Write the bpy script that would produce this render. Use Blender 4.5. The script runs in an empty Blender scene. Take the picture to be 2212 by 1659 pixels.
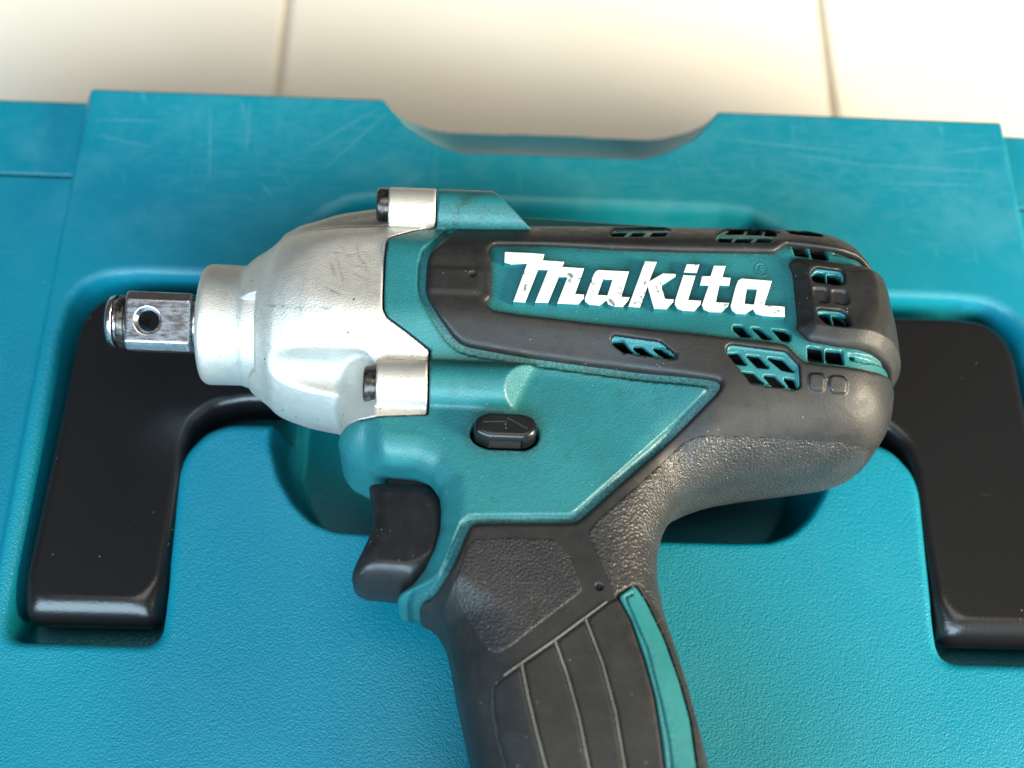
# An impact wrench lying on the lid of its plastic carrying case, on a tiled floor.  Lengths in the code are millimetres.
import bpy, bmesh, math, random
import numpy as np
from mathutils import Matrix, Vector
MM = 0.001
random.seed(5)
scene = bpy.context.scene
COL = scene.collection

# ---------------------------------------------------------------- camera
TILT, ROLL, YAW = math.radians(28.2), math.radians(5.4), math.radians(4.2)
AIM, DIST = Vector((0, 0, 24.5)), 300.0
look = Vector((math.sin(YAW)*math.sin(TILT), math.cos(YAW)*math.sin(TILT), -math.cos(TILT)))
ex = Vector((math.cos(YAW), -math.sin(YAW), 0))
u0 = Vector((math.sin(YAW)*math.cos(TILT), math.cos(YAW)*math.cos(TILT), math.sin(TILT)))
right = math.cos(ROLL)*ex+math.sin(ROLL)*u0
up = -math.sin(ROLL)*ex+math.cos(ROLL)*u0
cam = bpy.data.cameras.new('camera'); cam_ob = bpy.data.objects.new('camera', cam); COL.objects.link(cam_ob)
M = Matrix((right, up, -look)).transposed().to_4x4(); M.translation = (AIM-DIST*look)*MM
cam_ob.matrix_world = M
cam.sensor_width = 36.0; cam.lens = 36.0*3000/2212
cam.clip_start = 0.01; cam.clip_end = 50
cam.dof.use_dof = True; cam.dof.focus_distance = 0.287; cam.dof.aperture_fstop = 10.5
scene.camera = cam_ob

# ---------------------------------------------------------------- light
world = bpy.data.worlds.new('World'); scene.world = world; world.use_nodes = True
bg = world.node_tree.nodes['Background']; bg.inputs[0].default_value = (0.84, 0.79, 0.72, 1); bg.inputs[1].default_value = 0.13
def area(name, loc, target, size, size_y, watts, colour):
    d = bpy.data.lights.new(name, 'AREA'); d.shape = 'RECTANGLE'; d.size = size; d.size_y = size_y
    d.energy = watts; d.color = colour
    o = bpy.data.objects.new(name, d); COL.objects.link(o); o.location = loc
    o.rotation_euler = (Vector(target)-Vector(loc)).to_track_quat('-Z', 'Y').to_euler()
    return o
area('doorway_light', (-0.32, -0.88, 0.62), (0, 0.03, 0), 1.4, 0.60, 42.0, (0.58, 0.82, 1.0))
area('window_light', (0.90, -0.38, 0.38), (0.03, 0, 0.02), 0.30, 0.30, 40.0, (1.0, 0.87, 0.66))
area('overhead_light', (0.15, -0.15, 1.5), (0.05, 0.2, -0.1), 0.9, 0.7, 8.0, (1.0, 0.93, 0.83))
vs = scene.view_settings; vs.view_transform = 'Standard'; vs.look = 'None'; vs.exposure = 0.05; vs.gamma = 1.0; vs.use_curve_mapping = False

# ---------------------------------------------------------------- measured outlines (millimetres, in the tool's own frame)
POLY = {
 'motor_profile': [(-31.24,0), (-31.24,21.5), (-28.6,22.6), (-10.92,22.2), (21.77,23.4), (50.56,24.0), (63.47,24.0), (68.64,23.3), (72.26,21.8), (74.86,19.4), (76.62,16.0), (77.86,12.0), (78.8,7), (79.21,0)],
 'gear_profile': [(-67.48,0), (-67.48,11.8), (-66.98,12.8), (-65.98,13.2), (-58.73,13.1), (-58.12,13.2), (-56.71,14.7), (-53.69,16.7), (-52.47,17.6), (-51.26,18.8), (-50.05,19.7), (-47.43,20.8), (-43.08,22.1), (-37.82,23.0), (-29.21,23.5), (-14.99,23.5), (-14.99,0)],
 'gear_x': [-60.74, -54.29, -27.69, -14.49],
 'lower': [(-37.2,-2.6), (-37.0,-20.0), (-36.8,-26.0), (-36.0,-30.0), (-35.2,-32.6), (-33.6,-34.8), (-31.0,-36.2), (-28.0,-37.6), (-24.0,-38.5), (-19.2,-38.8), (-16.4,-40.2), (-14.5,-43.0), (-14.0,-46.6), (-14.0,-51.6), (-14.8,-54.9), (-16.8,-58.2), (-19.2,-60.6), (-21.3,-61.9), (-22.2,-62.8), (-21.8,-64.0), (-20.4,-64.6), (-17.8,-65.0), (-15.2,-65.8), (-13.0,-67.4), (-11.6,-70.2), (-10.5,-74.7), (-9.4,-80.1), (-7.9,-86.1), (-6.2,-93.0), (-3.6,-101.6), (-0.7,-111.5), (2.0,-120.0), (47.0,-120.0), (42.5,-111.5), (39.5,-103.1), (37.2,-94.8), (36.3,-90.2), (34.0,-79.8), (31.9,-72.2), (30.0,-65.8), (28.9,-59.2), (29.0,-53.3), (30.8,-46.4), (33.8,-40.0), (36.6,-36.9), (42.4,-32.4), (54.8,-25.4), (57.7,-21.6), (58.6,0.3)],
 'belly': [(13.8,-7.9), (27.8,-26.2), (36.4,-35.9), (40.1,-35.2), (47.9,-34.5), (55.6,-33.5), (62.3,-32.4), (68.4,-31.2), (73.2,-29.4), (76.6,-26.7), (78.6,-23.6), (79.5,-20.0), (79.9,-14.0), (77.5,-4.5), (37.8,-1.5)],
 'fairing': [(-54.13,17.28), (-52.05,21.93), (-48.56,24.54), (-45.08,25.86), (-39.78,28.15), (-30.96,30.11), (-19.21,32.15), (-18.31,11.31), (-52.95,9.76)],
 'silver': [(-17.63,40.0), (-17.63,16.07), (-20.99,14.82), (-26.96,10.77), (-27.6,9.73), (-27.76,5.21), (-27.57,-4.09), (-27.34,-7.69), (-26.46,-9.25), (-17.54,-14.79), (-17.69,-15.23), (-17.4,-28.71), (-22.56,-29.01), (-27.91,-29.53), (-31.31,-29.27), (-33.6,-29.4), (-36.5,-30.6), (-40.0,-32.0), (-71.61,-33.0), (-71.61,40.0)],
 'rubber_outer': [(-11.49,19.36), (-15.96,9.77), (-18.31,6.53), (-18.85,3.72), (-18.78,-2.87), (-18.14,-4.76), (-15.54,-8.88), (-12.83,-11.97), (-10.84,-13.33), (-8.88,-13.81), (-1.39,-14.9), (3.48,-15.53), (19.71,-17.2), (32.32,-19.45), (39.46,-20.81), (41.03,-21.14), (41.27,-22.2), (40.05,-23.93), (29.95,-33.6), (21.39,-42.11), (13.21,-50.16), (11.97,-51.09), (10.75,-51.23), (1.26,-51.56), (-7.42,-51.95), (-8.32,-52.54), (-8.09,-52.53), (-8.84,-54.16), (-9.75,-56.84), (-10.83,-59.76), (-12.12,-62.17), (-14.23,-64.0), (-17.57,-64.68), (-19.07,-67.18), (-23.57,-70.68), (-23.57,-160.0), (120.0,-160.0), (120.0,45.0), (-5.49,45.0), (-5.49,25.36)],
 'rubber_hole': [(-5.75,8.48), (-4.94,9.8), (6.43,9.89), (20.07,9.38), (34.83,9.38), (54.12,9.9), (55.07,10.6), (57.12,12.6), (58.84,12.22), (63.24,11.61), (67.75,11.28), (72.78,11.11), (75.99,9.76), (100.0,2.76), (100.0,4.12), (75.99,8.62), (70.23,7.25), (64.38,8.26), (58.78,8.71), (57.7,8.24), (57.03,7.16), (57.69,5.44), (57.8,0.28), (57.76,-6.63), (57.23,-8.82), (59.5,-11.71), (65.2,-12.58), (71.25,-12.71), (74.78,-12.88), (77.46,-12.78), (100.0,-15.78), (100.0,-18.51), (77.83,-15.51), (72.79,-16.7), (67.89,-17.08), (62.05,-16.94), (58.35,-16.51), (56.98,-15.38), (55.09,-13.2), (53.4,-12.66), (43.73,-11.96), (33.84,-10.93), (19.71,-9.46), (9.72,-8.46), (-0.03,-7.54), (-4.59,-6.87), (-5.85,-5.93), (-6.33,-5.01), (-5.38,-3.82), (-5.3,2.76), (-5.6,5.9), (-6.16,7.12)],
 'block': [(75.99,8.62), (70.23,7.25), (64.38,8.26), (58.78,8.71), (57.7,8.24), (57.03,7.16), (57.69,5.44), (57.8,0.28), (57.76,-6.63), (57.23,-8.82), (59.5,-11.71), (65.2,-12.58), (71.25,-12.71), (74.78,-12.88), (77.46,-12.78), (100.0,-15.78), (100.0,4.12)],
 'vent_v1': [(19.48,14.15), (21.14,18.15), (32.37,20.08), (33.17,17.32), (32.1,14.56), (30.92,13.4), (19.7,12.86)],
 'vent_v1_h0': [(19.81,13.37), (20.83,15.73), (23.26,16.07), (21.97,13.3)],
 'vent_v1_h1': [(23.87,13.4), (25.13,15.99), (27.28,16.14), (25.92,13.5)],
 'vent_v1_h2': [(28.17,13.63), (29.67,16.54), (32.27,16.74), (30.98,13.86)],
 'vent_v2': [(42.4,15.03), (46.55,21.0), (56.25,20.85), (56.82,17.63), (53.63,12.22), (42.49,11.82), (41.95,13.45)],
 'vent_v2_h0': [(45.13,16.7), (47.17,20.44), (49.75,20.54), (48.46,17.1)],
 'vent_v2_h1': [(49.68,16.83), (51.21,20.32), (53.76,20.31), (52.4,16.85)],
 'vent_v2_h2': [(53.51,16.58), (55.06,20.32), (56.3,20.27), (55.96,17.34), (55.33,16.35)],
 'vent_v2_h3': [(42.28,12.58), (43.32,14.22), (45.65,14.21), (44.88,12.55)],
 'vent_v2_h4': [(46.1,12.43), (47.19,14.2), (49.88,14.21), (48.76,12.41)],
 'vent_v2_h5': [(50.62,12.51), (51.75,14.25), (54.27,14.24), (53.28,12.61)],
 'vent_v5': [(60.92,3.91), (62.12,5.39), (67.46,4.91), (67.97,3.56), (67.68,1.37), (66.38,1.05), (61.29,1.65), (60.82,2.72)],
 'vent_v5_h0': [(61.27,3.21), (62.53,4.22), (63.74,4.15), (63.73,1.88), (61.45,2.25)],
 'vent_v5_h1': [(64.75,3.72), (66.89,3.7), (67.31,1.68), (64.78,1.8)],
 'vent_v7': [(61.27,-4.72), (66.47,-5.04), (67.78,-6.14), (67.94,-8.84), (66.96,-9.34), (63.01,-8.91), (61.59,-7.24)],
 'vent_v7_h0': [(61.54,-5.97), (63.69,-5.79), (63.9,-8.51), (62.93,-8.31), (61.87,-7.18)],
 'vent_v7_h1': [(64.86,-6.34), (67.46,-6.45), (67.65,-8.66), (65.08,-8.55)],
 'vent_v9': [(19.07,-12.3), (19.75,-11.52), (29.1,-12.99), (32.39,-15.68), (32.41,-16.76), (21.55,-14.7), (19.44,-13.19)],
 'vent_v9_h0': [(19.8,-12.82), (21.77,-12.73), (23.45,-14.61), (21.6,-14.32)],
 'vent_v9_h1': [(24.11,-13.8), (25.63,-13.89), (27.42,-15.4), (25.75,-15.11)],
 'vent_v9_h2': [(28.11,-14.19), (30.33,-14.6), (31.83,-15.99), (30.17,-15.88)],
 'vent_v10': [(42.32,-14.06), (43.42,-13.47), (54.5,-14.53), (57.0,-17.34), (57.28,-21.69), (56.06,-22.38), (47.01,-21.64), (42.39,-15.62)],
 'vent_v10_h0': [(42.93,-15.48), (44.78,-15.29), (46.18,-17.41), (44.2,-17.25)],
 'vent_v10_h1': [(46.81,-15.69), (49.03,-15.87), (50.71,-17.83), (48.72,-17.78)],
 'vent_v10_h2': [(51.13,-15.97), (53.79,-16.3), (55.83,-18.42), (53.56,-18.01)],
 'vent_v10_h3': [(45.43,-19.34), (47.75,-19.5), (49.49,-21.17), (47.21,-21.05)],
 'vent_v10_h4': [(50.14,-19.8), (52.02,-19.83), (53.8,-21.57), (51.78,-21.57)],
 'vent_v10_h5': [(54.28,-20.12), (55.97,-20.29), (56.27,-21.64), (55.35,-21.57)],
 'vent_list': [('v1',3), ('v2',6), ('v5',2), ('v7',2), ('v9',3), ('v10',6)],
 'hole_0': [(58.59,12.2), (60.91,11.85), (61.4,9.86), (58.85,10.11)],
 'hole_1': [(62.22,11.62), (65.11,11.44), (65.45,9.24), (62.5,9.49)],
 'hole_2': [(44.6,-8.31), (46.28,-8.39), (47.64,-10.93), (45.86,-10.9), (44.49,-9.5)],
 'hole_3': [(48.25,-8.66), (49.82,-8.83), (51.81,-11.2), (50.22,-11.27)],
 'hole_4': [(52.5,-8.94), (55.16,-9.17), (55.87,-10.01), (55.52,-11.48), (54.13,-11.43)],
 'hole_5': [(59.44,-12.89), (62.15,-13.23), (62.15,-15.8), (59.44,-15.62)],
 'hole_6': [(63.15,-13.47), (66.23,-13.53), (66.36,-15.94), (63.15,-15.89)],
 'hole_n': 7,
 'slot_a': [(66.9,11.38), (70.58,11.69), (75.22,12.3), (76.11,10.46), (74.8,11.7), (70.15,10.11), (66.85,10.46)],
 'slot_b': [(67.69,-13.75), (71.47,-13.45), (75.18,-13.16), (78.39,-11.85), (78.12,-12.98), (71.4,-15.05), (67.75,-15.13)],
 'slot_c': [(58.94,20.96), (65.04,20.45), (66.41,18.2), (65.67,15.97), (62.09,15.82), (58.6,16.78)],
 'pad_0': [(61.16,0.19), (63.76,0.02), (64.35,-1.32), (63.85,-3.4), (62.06,-3.29), (61.11,-1.57)],
 'pad_1': [(65.06,-0.16), (67.74,-0.47), (68.38,-2.54), (67.86,-3.69), (65.16,-3.34), (64.87,-1.06)],
 'pad_2': [(58.89,-19.23), (61.76,-19.23), (62.34,-20.13), (62.12,-22.41), (59.82,-22.55), (58.92,-21.59)],
 'pad_3': [(63.19,-19.42), (66.11,-19.39), (66.96,-20.28), (66.84,-22.58), (63.89,-22.72), (62.96,-21.61)],
 'logo_m': [(-2.72,6.91), (2.65,6.87), (5.52,6.75), (5.16,5.22), (9.65,5.03), (9.22,3.77), (13.79,3.61), (11.86,-2.71), (13.71,-2.77), (13.61,-3.75), (12.41,-5.19), (8.18,-5.16), (10.33,1.3), (8.53,1.29), (6.31,-5.1), (3.65,-5.11), (6.28,2.85), (4.24,2.87), (1.64,-5.2), (-0.78,-5.1), (1.92,4.26), (-1.46,3.93), (-2.79,4.33)],
 'logo_a': [(16.8,3.32), (23.12,3.25), (21.36,-2.99), (23.09,-3.02), (22.83,-3.76), (21.58,-5.41), (19.65,-5.39), (18.62,-4.85), (18.31,-3.96), (16.83,-5.27), (14.76,-5.15), (13.96,-4.5), (13.85,-3.74), (15.73,2.14), (16.19,2.97)],
 'logo_k': [(26.51,5.9), (28.99,5.87), (27.21,0.98), (30.2,3.06), (32.82,3.07), (32.8,2.47), (29.73,0.11), (30.37,-3.09), (32.21,-3.15), (32.14,-3.64), (30.57,-5.55), (28.05,-5.55), (26.87,-0.2), (25.17,-5.36), (22.74,-5.33)],
 'logo_idot': [(35.28,5.58), (37.93,5.62), (37.22,3.55), (34.53,3.58)],
 'logo_i': [(34.41,2.89), (36.98,2.83), (35.14,-3.16), (37.83,-3.22), (37.67,-4.1), (36.28,-5.79), (33.9,-5.78), (32.87,-5.34), (32.35,-4.33), (32.51,-3.28)],
 'logo_t': [(40.95,5.47), (43.41,5.51), (42.56,2.72), (44.31,2.62), (43.86,0.65), (41.85,0.74), (40.87,-3.44), (43.65,-3.49), (43.4,-4.2), (41.81,-5.83), (39.4,-5.86), (38.24,-5.29), (37.96,-4.26), (39.58,0.54), (37.77,0.56), (38.33,2.71), (40.09,2.86)],
 'logo_a2': [(46.63,2.55), (52.9,2.26), (50.88,-3.77), (55.07,-3.87), (54.96,-6.4), (50.4,-6.32), (48.94,-5.87), (48.45,-4.75), (46.69,-6.07), (44.9,-6.04), (44.06,-5.21), (43.88,-4.18), (45.31,0.79), (45.84,2.05)],
 'logo_ahole': [(17.67,1.05), (19.62,1.07), (18.5,-2.77), (16.48,-2.75)],
 'logo_a2hole': [(47.53,0.07), (49.64,0.06), (48.73,-3.69), (46.79,-3.57)],
 'reg_mark': [(51.23,5.87), (52.76,5.93)],
 'reg_R': [(50.65,4.94), (51.08,6.76), (51.75,6.68), (51.76,6.03), (50.92,5.85), (51.77,4.88)],
 'pad_front': [(-7.11,-55.04), (0.45,-54.56), (8.34,-54.62), (10.76,-57.6), (13.57,-64.49), (13.12,-65.44), (6.0,-71.22), (0.2,-76.19), (-2.66,-77.5), (-4.12,-76.59), (-7.79,-70.52), (-10.77,-66.28), (-10.59,-63.45), (-8.57,-56.64)],
 'pad_rear': [(23.39,-62.65), (20.02,-65.2), (19.1,-65.22), (17.95,-62.45), (16.78,-59.96), (15.32,-55.84), (14.19,-53.28), (16.27,-50.48), (22.74,-44.19), (29.54,-36.82), (33.29,-33.19), (35.45,-31.95), (37.91,-31.44), (49.93,-30.47), (63.0,-29.76), (70.97,-29.24), (75.71,-27.68), (95.0,-30.68), (95.0,-140.0), (35.46,-103.63), (35.1,-96.15), (34.53,-87.05), (32.76,-79.74), (30.29,-72.35), (27.02,-65.73), (24.69,-62.61)],
 'strip': [(23.39,-62.81), (25.72,-65.93), (28.99,-72.55), (31.46,-79.94), (33.23,-87.25), (33.8,-96.35), (34.26,-103.63), (28.28,-104.14), (27.69,-97.2), (27.2,-91.42), (26.33,-84.2), (24.78,-77.73), (22.33,-69.93), (20.0,-65.71)],
 'groove': [(22.99,-64.79), (21.54,-65.65), (21.82,-66.82), (23.24,-70.44), (25.2,-75.18), (27.48,-85.54), (28.63,-92.72), (28.86,-97.11)],
 'rib_top': [(17.87,-66.91), (13.67,-70.22), (8.07,-74.65), (1.98,-79.16), (-1.14,-81.39)],
 'rib_0': [(-1.14,-81.39), (-2.76,-82.64), (-3.15,-84.0), (-2.97,-87.36), (-1.99,-92.44), (-0.47,-97.34)],
 'rib_1': [(2.04,-79.25), (3.2,-84.99), (4.98,-92.1), (6.56,-97.79)],
 'rib_2': [(8.15,-74.74), (10.39,-81.29), (12.37,-88.5), (14.14,-97.6)],
 'rib_3': [(13.76,-70.31), (16.8,-78.74), (18.97,-87.45), (20.47,-97.44)],
 'dot': [(16.48,-64.02), (17.08,-64.0)],
 'trigger': [(-28.9,-40.6), (-28.3,-39.9), (-26.4,-39.7), (-20.7,-39.8), (-16.6,-40.0), (-14.0,-42.5), (-12.6,-46.0), (-12.4,-51.0), (-13.2,-55.2), (-15.2,-59.4), (-18.0,-62.0), (-22.0,-61.6), (-28.2,-61.2), (-30.4,-60.2), (-31.2,-58.6), (-30.6,-57.0), (-29.2,-54.6), (-28.0,-51.5), (-27.5,-48.5), (-27.4,-45.5), (-27.7,-43.0), (-28.4,-41.4)],
 'button': [(-8.22,-32.95), (-7.97,-31.68), (-7.25,-30.55), (-5.38,-29.71), (1.27,-29.8), (3.56,-30.5), (4.48,-31.84), (4.56,-33.31), (3.97,-34.59), (2.29,-35.6), (-5.23,-35.56), (-7.13,-34.8), (-8.0,-34.0)],
 'arrow': [(-6.26,-32.65), (-6.28,-32.17), (-1.75,-31.95), (-1.58,-31.06), (2.51,-33.37)],
 'lid_scratch': [((-54.0,78.6),(-34.7,94.3)), ((-47.1,74.2),(-33.1,92.2)), ((-27.6,69.2),(-22.3,73.8)), ((-78.6,92.6),(-76.1,67.5)), ((-68.5,93.8),(-67.9,78.0)), ((-70.8,95.2),(-69.3,88.1)), ((-97.1,97.1),(-95.6,93.0)), ((-107.7,87.0),(-90.5,87.2)), ((-106.3,81.9),(-91.7,78.7)), ((-63.1,68.7),(-59.7,63.9)), ((95.3,97.5),(112.0,96.4)), ((114.4,95.6),(114.4,91.8)), ((90.4,81.2),(128.3,80.3)), ((95.9,75.5),(122.7,75.9)), ((114.3,86.0),(130.8,88.6)), ((72.4,84.2),(96.4,80.4)), ((55.5,88.0),(90.8,85.0)), ((-29.8,94.1),(-24.2,90.2))],
 'gear_scratch': [((-37.03,7.72),(-34.38,4.41)), ((-37.43,4.26),(-35.62,-1.64)), ((-33.53,5.91),(-31.2,2.75)), ((-35.29,1.35),(-30.18,-1.03)), ((-38.9,3.59),(-37.23,-0.53)), ((-35.9,5.55),(-32.31,4.99)), ((-34.65,2.94),(-30.79,2.4)), ((-39.49,-2.97),(-35.36,-5.1)), ((-33.69,8.12),(-32.98,4.96)), ((-38.34,6.04),(-36.4,5.77)), ((-32.02,6.35),(-30.11,3.64)), ((-51.38,-5.34),(-49.09,-6.08)), ((-50.61,-5.83),(-48.97,-6.3)), ((-49.9,-5.9),(-49.67,-6.3)), ((-48.48,-6.35),(-46.3,-6.72)), ((-47.77,-6.63),(-46.2,-6.87)), ((-44.92,-7.07),(-43.36,-7.41)), ((-44.34,-7.09),(-43.93,-7.45)), ((-41.92,-7.53),(-41.72,-7.7)), ((-40.1,-7.63),(-38.01,-7.8)), ((-38.95,-7.91),(-38.28,-7.99)), ((-35.26,-8.16),(-33.75,-8.28))],
 'x': {'boss_teal_end': 0.08, 'ridge0': 1.31, 'ridge1': 41.28, 'drive0': -88.06, 'drive_ring': -85.45, 'drive_sq': -83.35, 'drive_neck': -69.29, 'hole': -78.33, 'drive_end': -65.57, 'screw0': -30.43, 'screw1': -26.17},
}

# ---------------------------------------------------------------- signed distance modelling (all in millimetres)
def poly_sdf_grid(pts, X, Y):
    d2 = np.full(X.shape, 1e18, np.float32); inside = np.zeros(X.shape, bool)
    n = len(pts)
    for i in range(n):
        ax, ay = pts[i]; bx, by = pts[(i+1) % n]
        ex, ey = bx-ax, by-ay
        L = ex*ex+ey*ey
        if L < 1e-9: continue
        t = np.clip(((X-ax)*ex+(Y-ay)*ey)/L, 0, 1)
        dx = X-ax-t*ex; dy = Y-ay-t*ey
        np.minimum(d2, dx*dx+dy*dy, out=d2)
        if ey != 0:
            c = ((ay <= Y) & (by > Y)) | ((by <= Y) & (ay > Y))
            inside ^= c & (X < ax+(Y-ay)/ey*ex)
    d = np.sqrt(d2)
    return np.where(inside, -d, d).astype(np.float32)

def blur1(a, k, axis):
    if k < 1: return a
    p = [(0, 0), (0, 0)]; p[axis] = (k, k)
    b = np.cumsum(np.pad(a, p, mode='edge'), axis=axis, dtype=np.float64)
    z = [(0, 0), (0, 0)]; z[axis] = (1, 0)
    b = np.pad(b, z)
    n = a.shape[axis]; w = 2*k+1
    hi = np.take(b, np.arange(w, w+n), axis=axis); lo = np.take(b, np.arange(0, n), axis=axis)
    return ((hi-lo)/w).astype(np.float32)

class Shape2D:
    """A polygon as a distance field on a grid; soft rounds its corners (mm)."""
    def __init__(s, pts, soft=0.0, h=0.25, margin=7.0):
        pts = [tuple(map(float, p)) for p in pts]
        a = np.array(pts); s.lo = a.min(0)-margin; s.h = h
        s.n = np.ceil((a.max(0)+margin-s.lo)/h).astype(int)+1
        X, Y = np.meshgrid(s.lo[0]+h*np.arange(s.n[0]), s.lo[1]+h*np.arange(s.n[1]), indexing='ij')
        g = poly_sdf_grid(pts, X.astype(np.float32), Y.astype(np.float32))
        k = int(round(soft/h))
        for _ in range(2):
            g = blur1(blur1(g, k, 0), k, 1)
        s.g = g
    def __call__(s, x, y):
        u = (x-s.lo[0])/s.h; v = (y-s.lo[1])/s.h
        uc = np.clip(u, 0, s.n[0]-1.001); vc = np.clip(v, 0, s.n[1]-1.001)
        i = uc.astype(np.int32); j = vc.astype(np.int32); fu = uc-i; fv = vc-j
        g = s.g
        r = (g[i, j]*(1-fu)+g[i+1, j]*fu)*(1-fv)+(g[i, j+1]*(1-fu)+g[i+1, j+1]*fu)*fv
        out = np.hypot(u-uc, v-vc)*s.h
        return np.where(out > 0, np.maximum(r, 0)+out*0.8, r)

class Baked(Shape2D):
    """any function of x, y sampled once on a grid"""
    def __init__(s, f, lo=(-42.0, -120.0), hi=(92.0, 36.0), h=0.2):
        s.lo = np.array(lo); s.h = h; s.n = np.ceil((np.array(hi)-s.lo)/h).astype(int)+1
        X, Y = np.meshgrid(s.lo[0]+h*np.arange(s.n[0]), s.lo[1]+h*np.arange(s.n[1]), indexing='ij')
        s.g = f(X.ravel(), Y.ravel()).reshape(X.shape).astype(np.float32)
    def __call__(s, x, y):
        u = np.clip((x-s.lo[0])/s.h, 0, s.n[0]-1.001); v = np.clip((y-s.lo[1])/s.h, 0, s.n[1]-1.001)
        i = u.astype(np.int32); j = v.astype(np.int32); fu = u-i; fv = v-j
        g = s.g
        return (g[i, j]*(1-fu)+g[i+1, j]*fu)*(1-fv)+(g[i, j+1]*(1-fu)+g[i+1, j+1]*fu)*fv

def smin(a, b, k):
    h = np.maximum(k-np.abs(a-b), 0)/k
    return np.minimum(a, b)-h*h*k*0.25
def smax(a, b, k): return -smin(-a, -b, k)
def sstep(a, b, x):
    t = np.clip((x-a)/(b-a), 0, 1); return t*t*(3-2*t)
def rext(d, z, H, r):
    qx = d+r; qz = np.abs(z)-H+r
    return np.minimum(np.maximum(qx, qz), 0)+np.hypot(np.maximum(qx, 0), np.maximum(qz, 0))-r
def cyl_x(x, y, z, cy, cz, r, x0, x1, rnd=0.3):
    q1 = np.hypot(y-cy, z-cz)-r+rnd; q2 = np.maximum(x0-x, x-x1)+rnd
    return np.minimum(np.maximum(q1, q2), 0)+np.hypot(np.maximum(q1, 0), np.maximum(q2, 0))-rnd

SH = {}
def shp(name, soft=0.0, h=0.25, margin=7.0):
    if name not in SH: SH[name] = Shape2D(POLY[name], soft, h, margin)
    return SH[name]
def revolve_poly(prof):
    p = list(prof); return p+[(x, -r) for x, r in reversed(p)]

H_LOW, R_LOW, H_BEL, R_BEL = 16.5, 11.0, 20.5, 16.0
RUB = 1.3
def motor(x, y, z):
    if 'motor' not in SH: SH['motor'] = Shape2D(revolve_poly(POLY['motor_profile']), 1.0)
    m = SH['motor'](x, np.hypot(y, z))
    return smax(m, np.abs(z)-21.0, 0.8)
def lower_round(x, y):                          # edge rounding: full on the grip and nose tip, tight round the trigger
    g = np.maximum(sstep(2, 16, x), 1-sstep(-70, -60, y))
    n = (1-sstep(-30, -25, x))*sstep(-46, -42, y)
    e = (1-sstep(-63, -53, y))*(1-sstep(-16, -8, x))
    return 4.5+np.maximum(np.maximum(6.5*g, 6.0*n), 9.0*e)
def lower(x, y, z): return rext(shp('lower', 0.6)(x, y)+1.1, z, H_LOW, lower_round(x, y))
def core(x, y, z):
    m = smin(motor(x, y, z), lower(x, y, z), 3.0)
    b = rext(shp('belly', 1.5)(x, y)+1.2, z, H_BEL, R_BEL)
    return smin(m, b, 8.0)
def boss(x, y, z, x0, x1, r=5.0):
    return cyl_x(x, np.where(y > 0, y+1.5, -y), np.abs(z), 22.0, 16.5, r, x0, x1)   # upper pair sits a little lower
def gear_case(x, y, z):
    if 'gear' not in SH: SH['gear'] = Shape2D(revolve_poly(POLY['gear_profile']), 0.5)
    d = SH['gear'](x, np.hypot(y, z))
    az = np.abs(z)
    d = smax(d, y*0.087+az*0.996-21.7, 0.9)
    xa, xb, xc, xd = POLY['gear_x']            # notch start, notch end, boss start, boss end
    notch = np.maximum(np.maximum(xa-x, x-xb), np.maximum(np.abs(y+8.0)-6.6, 13.7-np.hypot(y, z)))
    d = smax(d, -notch, 0.6)
    fl = cyl_x(x, np.abs(y), az, 20.0, 15.1, 5.6, xa+6, xc, 5.0)
    d = smax(d, -fl, 0.9)
    # webs that carry the screw bosses
    w = smax(np.abs(np.abs(y)-20.5)-2.5, np.maximum(xc+1.0-x, az-15.5), 0.8)
    d = smin(d, w, 1.0)
    # far-side fairing that runs up to the upper boss
    fair = rext(shp('fairing', 0.5)(x, y), z, 6.0, 4.0)
    d = smin(d, fair, 3.0)
    d = smin(d, lower(x, y, z)-0.15, 2.0)
    d = smin(d, boss(x, y, z, xc, xd), 0.7)
    return d
def silver_zone(x, y): return shp('silver', 0.3)(x, y)
def silver(x, y, z): return smax(gear_case(x, y, z), silver_zone(x, y), 0.35)

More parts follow.
